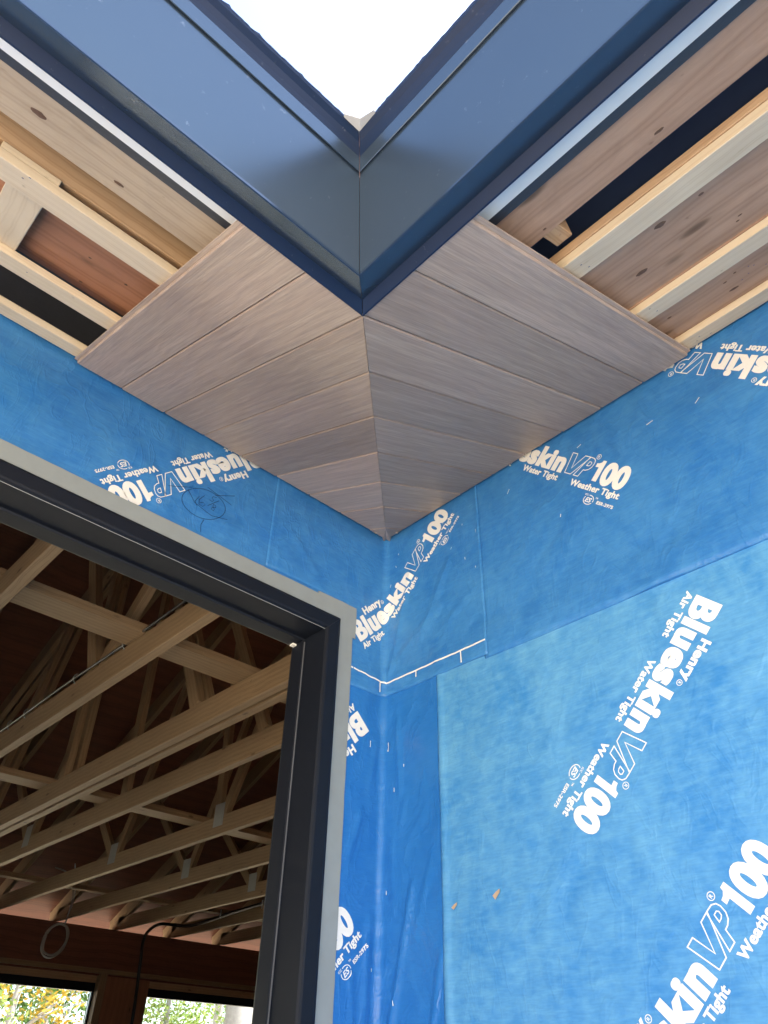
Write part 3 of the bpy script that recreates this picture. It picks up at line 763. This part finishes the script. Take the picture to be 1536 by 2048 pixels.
# nail heads and nail tips in the strapping
def nails(side, pts, name, label):
    V, F = [], []
    for a, t, h in pts:
        c = SP(side, a, (t - h * ST) / CT, h); n_ = (SP(side, a, 0, 0) - SP(side, a, 0, 1)).normalized(); e1 = SP(side, a - 1, 0, 0) - SP(side, a, 0, 0); e2 = n_.cross(e1); k = len(V)
        for j in range(6): t_ = j * math.pi / 3; V.append(c + n_ * .0006 + (e1 * math.cos(t_) * 1.5 + e2 * math.sin(t_)) * .0016)
        F.append(tuple(range(k, k + 6)))
    o = mk(name, V, F, 'felt', recalc=False); tag(o, label, 'nails', kind='stuff')
nails('R', [(-1.258, .628, .0190), (-1.264, .606, .0190), (-1.262, .320, .0190), (-1.268, .292, .0190), (-1.275, .050, .0190), (-1.262, .035, .0190), (-1.30, .03, .0190),
            (-1.44, .16, .0384), (-1.46, .17, .0384), (-1.50, .16, .0384), (-1.48, .19, .0384), (-1.47, .20, .0384)], 'nail_heads', 'small dark nail marks in the strapping over the blank wall')
nails('L', [(-1.535, .655, .0190), (-1.545, .64, .0190), (-1.45, .31, .0190)], 'nail_heads', 'small dark nail marks in the strapping over the framed opening')

# ------------------------------------------------------------------ roof
HR = 0.180                                     # sheathing underside above the plank face
offR = HR / CT
RY, RZ = 2.80, H + offR + S * 2.80             # ridge of the left wing
BY = 6.62; BZ = RZ - S * (BY - RY)
def slab(name, pts, th, mat, parent):
    n = len(pts); V = [Vector(p) for p in pts] + [Vector(p) + Vector((0, 0, th)) for p in pts]
    F = [tuple(range(n)), tuple(range(2 * n - 1, n - 1, -1))] + [(i, (i + 1) % n, n + (i + 1) % n, n + i) for i in range(n)]
    return mk(name, V, F, mat, parent, uvs=[(v.x, v.y) for v in V])
zl = lambda y: H + offR + S * y
roof = empty('roof', (0, 3, 3), 'reddish plywood roof deck over the house, seen through the framed opening', 'roof')
te = 1.085
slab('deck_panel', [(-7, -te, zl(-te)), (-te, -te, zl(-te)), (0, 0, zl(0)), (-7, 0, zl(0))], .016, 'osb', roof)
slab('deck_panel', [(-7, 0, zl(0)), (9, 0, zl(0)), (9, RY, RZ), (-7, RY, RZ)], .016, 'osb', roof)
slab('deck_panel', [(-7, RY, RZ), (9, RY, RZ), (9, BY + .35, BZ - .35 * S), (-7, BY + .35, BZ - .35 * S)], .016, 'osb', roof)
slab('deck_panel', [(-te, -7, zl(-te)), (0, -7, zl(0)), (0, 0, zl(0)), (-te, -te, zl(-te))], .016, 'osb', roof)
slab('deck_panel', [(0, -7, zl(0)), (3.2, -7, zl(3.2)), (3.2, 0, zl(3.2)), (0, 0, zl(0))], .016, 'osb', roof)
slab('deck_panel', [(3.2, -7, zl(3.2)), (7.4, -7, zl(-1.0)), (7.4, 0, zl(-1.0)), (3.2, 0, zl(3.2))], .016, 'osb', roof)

# ------------------------------------------------------------------ interior
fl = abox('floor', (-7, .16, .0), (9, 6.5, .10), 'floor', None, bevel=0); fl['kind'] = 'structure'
ZC = 2.85; CHH = .112
ztop = lambda y: (zl(y) if y <= RY else RZ - S * (y - RY))
def timber(name, p, q, depth, width, mat, parent, up=Vector((0, 0, 1))):
    """a member from p to q (centre of lower edge) in a y-z truss plane"""
    p, q = Vector(p), Vector(q); A = q - p; W = Vector((width, 0, 0)); N = W.cross(A).normalized() * depth
    if N.z < 0: N = -N
    return bar(name, p - W / 2, A, N, W, mat, parent, .002)
GT = 'roof trusses seen through the framed opening'
def truss(x, label, w=.040, depth=CHH, webs=(1, 3, 4, 5), plates=(4.10,)):
    t = empty('roof_truss', (x, 3.3, ZC), label, 'truss', GT)
    timber('bottom_chord', (x, .17, ZC), (x, 6.46, ZC), depth, w, 'truss', t)
    td = .135
    timber('top_chord', (x, .02, zl(.02) - td / CT), (x, RY - .005, RZ - td / CT), td - .002, w, 'truss', t)
    timber('top_chord', (x, RY + .005, RZ - td / CT), (x, 6.60, ztop(6.60) - td / CT), td - .002, w, 'truss', t)
    ww = w - .004
    for y0, y1 in [((1.25, .62), (1.25, 1.95), (2.66, 1.98), (2.66, 2.78), (4.10, 3.42), (4.10, 4.82))[k] for k in webs]:
        d = 1 if y1 > y0 else -1; zt = ztop(y1) - td / CT - .002
        p = Vector((x, y0 + d * .035, ZC + depth)); q = Vector((x, y1, zt)); A = (q - p)
        N = Vector((0, -A.z, A.y)).normalized() * .07
        bar('web', p - N / 2 - Vector((ww / 2, 0, 0)), A, N, Vector((ww, 0, 0)), 'truss', t, .0015)
    timber('heel_web', (x, .19, ZC + depth), (x, .1901, zl(.19) - td / CT), .09, ww, 'truss', t) if False else None
    bar('heel_web', (x - ww / 2, .18, ZC + depth), (0, 0, zl(.18) - td / CT - ZC - depth), (0, .09, 0), (ww, 0, 0), 'truss', t)
    if plates:
        for y in plates:
            for sx in (-1, 1):
                a = x + sx * w / 2; V = [(a, y - .055, ZC + .05), (a, y + .055, ZC + .05), (a, y + .055, ZC + .19), (a, y - .055, ZC + .19)]
                V += [(a + sx * .0012, vy, vz_) for _, vy, vz_ in V]
                mk('gang_plate', V, [(0, 1, 2, 3), (7, 6, 5, 4), (0, 4, 5, 1), (1, 5, 6, 2), (2, 6, 7, 3), (3, 7, 4, 0)], 'galv', t)
    return t
truss(-1.015, 'roof truss nearest the top left of the framed opening')
truss(-.465, 'roof truss with a black cable stapled along its chord', webs=(0, 1, 4, 5))
truss(.035, 'first ply of the doubled girder truss across the opening', w=.044)
truss(.095, 'second ply of the doubled girder truss across the opening', w=.044)
truss(.415, 'dark roof truss just behind the doubled girder')
truss(1.065, 'roof truss with the grey cable loop hanging from it', webs=(2, 3, 4, 5), plates=(2.66, 4.10))
truss(1.695, 'roof truss between the cable loop truss and the black cable', )
truss(2.335, 'roof truss just before the one carrying the thick black cable')
truss(2.955, 'roof truss carrying the thick black cable')
truss(3.575, 'farthest roof truss beside the black jamb')
GBR = 'lateral braces lying on the trusses'
for y, w, lab in ((.90, .14, 'wide lateral brace nearest the frame head'), (2.93, .14, 'middle lateral brace across the trusses'), (5.50, .085, 'thin lateral brace nearest the back wall')):
    o = bar('lateral_brace', (-1.6, y - w / 2, ZC + CHH + .001), (6.0, 0, 0), (0, w, 0), (0, 0, .038), 'truss'); tag(o, lab, 'brace', GBR)

# back wall with two windows
def back_wall():
    Y0 = 6.5
    w = empty('back_wall', (1.5, 6.6, 0), 'dark framed back wall with two windows onto the trees', 'wall')
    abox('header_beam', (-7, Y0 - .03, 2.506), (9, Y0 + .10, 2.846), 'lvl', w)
    abox('header_plate', (-7, Y0 - .02, 2.468), (9, Y0 + .12, 2.505), 'truss', w)
    abox('header_plate', (-7, Y0 + .02, 2.452), (9, Y0 + .12, 2.467), 'lvl', w)
    abox('wall_post', (2.335, Y0, 0), (2.815, Y0 + .12, 2.451), 'fir', w, 'z')
    abox('trim_stud', (2.262, Y0 - .035, .2), (2.333, Y0 + .12, 2.467), 'truss', w, 'z')
    abox('wall_panel', (-7, Y0, 0), (-5.2, Y0 + .12, 2.451), 'fir', w, 'z')
    abox('wall_panel', (5.4, Y0, 0), (9, Y0 + .12, 2.451), 'fir', w, 'z')
    for x0, x1 in ((-5.2, 2.262), (2.815, 5.4)):  # unseen width and low sills added to let more light in
        abox('window_head', (x0, Y0 + .045, 2.392), (x1, Y0 + .12, 2.4515), 'tan', w)
        abox('wall_panel', (x0, Y0, 0), (x1, Y0 + .12, .2), 'fir', w)
        f = abox('window_frame', (x0, Y0 + .050, 2.318), (x1, Y0 + .115, 2.3915), 'black', w)
        for a in (x0, x1 - .014): abox('frame_stile', (a, Y0 + .052, .25), (a + .014, Y0 + .113, 2.3178), 'black', f, 'z')
        abox('frame_rail', (x0, Y0 + .050, .201), (x1, Y0 + .115, .2495), 'black', f)
        abox('pane', (x0 + .0145, Y0 + .080, .25), (x1 - .0145, Y0 + .086, 2.3178), 'glass', f, bevel=0)
back_wall()
# walls that close the big room
def gable(x, lab):
    P = [(0.16, 0), (6.5, 0), (6.5, ztop(6.5) - .004), (RY, RZ - .004), (0.16, zl(.16) - .004)]; n = len(P)
    V = [(x, y, z) for y, z in P] + [(x + .1, y, z) for y, z in P]
    F = [tuple(range(n)), tuple(range(2 * n - 1, n - 1, -1))] + [(k, (k + 1) % n, n + (k + 1) % n, n + k) for k in range(n)]
    tag(mk('end_wall', V, F, 'fir', None, uvs=[(v[2], v[1]) for v in V]), lab, 'wall')
gable(-6.9, 'plain end wall of the room, out of sight on the left')
gable(8.8, 'plain end wall of the room, out of sight on the right')
tag(abox('light_block_wall', (.152, .0, 0), (8.8, .15, zl(0) - .004), 'fir', None, 'x', 0), 'plain unseen wall added to keep light out behind the blank wing', 'wall')  # unseen, added to stop light leaking in from the right wing
# hanging coil of grey cable
co = empty('cable_coil', (1.62, 6.2, 2.53), 'coil of grey cable hanging in front of the dark header beam', 'cable')
C0 = Vector((1.62, 6.22, 2.655))
for k, (rx, rz, dx, dz) in enumerate(((.110, .140, 0, 0), (.103, .134, .004, .004), (.115, .138, -.002, .001), (.106, .128, -.004, .007))):
    pts = [C0 + Vector((rx * math.cos(t) + dx + .02 * math.sin(t), .012 * math.sin(3 * t + k) - .006 * k, rz * math.sin(t) + dz)) for t in [2 * math.pi * i / 36 for i in range(36)]]
    tube('cable_loop', pts, .0085, 'cable_w', co, 6, True)
tube('cable_lead', smooth_path([C0 + Vector((.05, -.01, .12)), (1.66, 6.12, 2.95), (1.50, 5.75, 3.02), (1.30, 5.35, 3.06), (1.14, 5.00, 3.05)]), .0055, 'cable_w', co, 6)
tube('cable_lead', smooth_path([C0 + Vector((.05, -.01, .12)), (1.64, 6.10, 2.95), (1.52, 5.85, 3.03), (1.33, 5.55, 3.08), (1.10, 5.30, 3.06)]), .0055, 'cable_w', co, 6)
# thick black cable
bc = empty('black_cable', (2.6, 6.4, 2.0), 'thick black cable climbing the post and turning along a truss', 'cable')
tube('cable_run', smooth_path([(2.66, 6.40, 0.4), (2.66, 6.40, 1.2), (2.65, 6.40, 2.1), (2.62, 6.40, 2.55), (2.60, 6.39, 2.78), (2.64, 6.37, 2.88), (2.72, 6.33, 2.935), (2.82, 6.25, 2.935), (2.905, 6.05, 2.915), (2.912, 5.7, 2.925), (2.912, 5.2, 2.955), (2.912, 4.6, 2.975), (2.912, 3.5, 2.98)]), .016, 'cable_b', bc, 8)
for y in (5.45, 4.75): bar('cable_clip', (2.893, y, 2.925), (0, .012, 0), (-.006, 0, 0), (0, 0, .07), 'white', bc, .001)
# thin cable stapled along the second truss
tc = empty('stapled_cable', (-.49, 2.0, 2.95), 'thin black cable stapled along a truss chord', 'cable')
tube('cable_run', [(-.492, y, 2.972 + .004 * math.sin(y * 5)) for y in [.2 + .2 * i for i in range(28)]], .006, 'cable_b', tc, 6)
for y in (.98, 1.42, 1.95, 2.15):
    tube('staple', smooth_path([(-.489, y - .004, 2.945), (-.501, y, 2.965), (-.497, y + .006, 2.985), (-.488, y + .004, 2.995)], 3), .0022, 'galv', tc, 5)

# ------------------------------------------------------------------ trees beyond the back windows
def crown(parent, centre, rad, n, size, mat, clumps=26, seed=1):
    r = random.Random(seed); V, F = [], []; cl = []
    for _ in range(clumps):
        d = Vector((r.gauss(0, 1), r.gauss(0, 1), r.gauss(0, 1))).normalized() * r.uniform(.35, 1.0)
        cl.append((Vector((d.x * rad[0], d.y * rad[1], d.z * rad[2])) + Vector(centre), r.uniform(.16, .34) * min(rad)))
    for _ in range(n):
        c, cr_ = r.choice(cl); d = Vector((r.gauss(0, 1), r.gauss(0, 1), r.gauss(0, .8))) * cr_ * .75; p = c + d
        u = Vector((r.uniform(-1, 1), r.uniform(-1, 1), r.uniform(-.7, .7))).normalized(); v = u.cross(Vector((r.uniform(-1, 1), r.uniform(-1, 1), r.uniform(-1, 1)))).normalized()
        l = size * r.uniform(.6, 1.3); w = l * .45; k = len(V)
        V += [p - u * l, p - v * w, p + u * l, p + v * w]; F.append((k, k + 1, k + 2, k + 3))
    return mk('crown', V, F, mat, parent, recalc=False)
def limb_tree(name, x, y, h, r0, label, mat, rad, cz, n, size, seed, lean=(0, 0), bark='bark', group='trees beyond the back windows'):
    t = empty(name, (x, y, 0), label, 'tree', group); r = random.Random(seed)
    pts = [(x + lean[0] * i / 8 + .05 * r.uniform(-1, 1), y + lean[1] * i / 8, h * i / 8) for i in range(9)]
    tr = tube('trunk', pts, [r0 * (1 - .07 * i) * (1.25 if i == 0 else 1) for i in range(9)], bark, t, 12)
    for k in range(6):
        i = r.randint(3, 7); p = Vector(pts[i]); a = r.uniform(0, 6.28); L = r.uniform(.5, .9) * rad[0]
        q = p + Vector((math.cos(a) * L, math.sin(a) * L, L * r.uniform(.3, .8)))
        tube('branch', [p, p.lerp(q, .5) + Vector((0, 0, .08 * L)), q], [r0 * .35, r0 * .22, r0 * .08], bark, t, 6)
    crown(t, (x + lean[0], y + lean[1], cz), rad, n, size, mat, 34, seed)
    return t
limb_tree('leafy_tree', 2.1, 11.6, 3.0, .07, 'pale sunlit leafy shrub tree at the left of the first window', 'leaf_pale', (1.35, 1.2, 1.5), 2.35, 5200, .050, 21)
limb_tree('leafy_tree', 4.1, 13.4, 4.2, .09, 'golden leaved tree in the middle of the first window', 'leaf_gold', (1.4, 1.2, 1.3), 3.0, 2600, .055, 22)
limb_tree('leafy_tree', 5.5, 15.5, 6.0, .16, 'dark green tree behind the golden one', 'leaf_green', (2.4, 1.8, 2.6), 4.0, 5200, .065, 23)
limb_tree('leafy_tree', 9.0, 20.5, 7.0, .18, 'tall green tree behind the post between the windows', 'leaf_green', (3.4, 2.2, 3.4), 4.6, 6500, .08, 24)
limb_tree('leafy_tree', 8.4, 16.0, 5.0, .08, 'pale feathery tree at the left of the second window', 'leaf_pale', (1.7, 1.4, 1.7), 3.2, 4200, .05, 25)
limb_tree('leafy_tree', 1.0, 22.0, 8.0, .2, 'tall green tree far behind the pale shrub tree', 'leaf_green', (4.2, 2.4, 3.8), 5.0, 7000, .09, 27)
limb_tree('leafy_tree', 15.5, 25.0, 8.0, .2, 'tall pale tree far beyond the second window', 'leaf_pale', (4.6, 2.4, 3.8), 4.6, 7000, .09, 28)
tt = empty('thick_trunk_tree', (9.0, 14.2, 0), 'thick pale grey tree trunk at the right of the second window', 'tree', 'trees beyond the back windows')
tube('trunk', [(9.0 + .03 * math.sin(i), 14.0, .8 * i) for i in range(11)], [.33 - .006 * i for i in range(11)], 'bark', tt, 20)
crown(tt, (9.2, 14.2, 7.6), (2.4, 2.0, 1.6), 2600, .08, 'leaf_green', 30, 31)
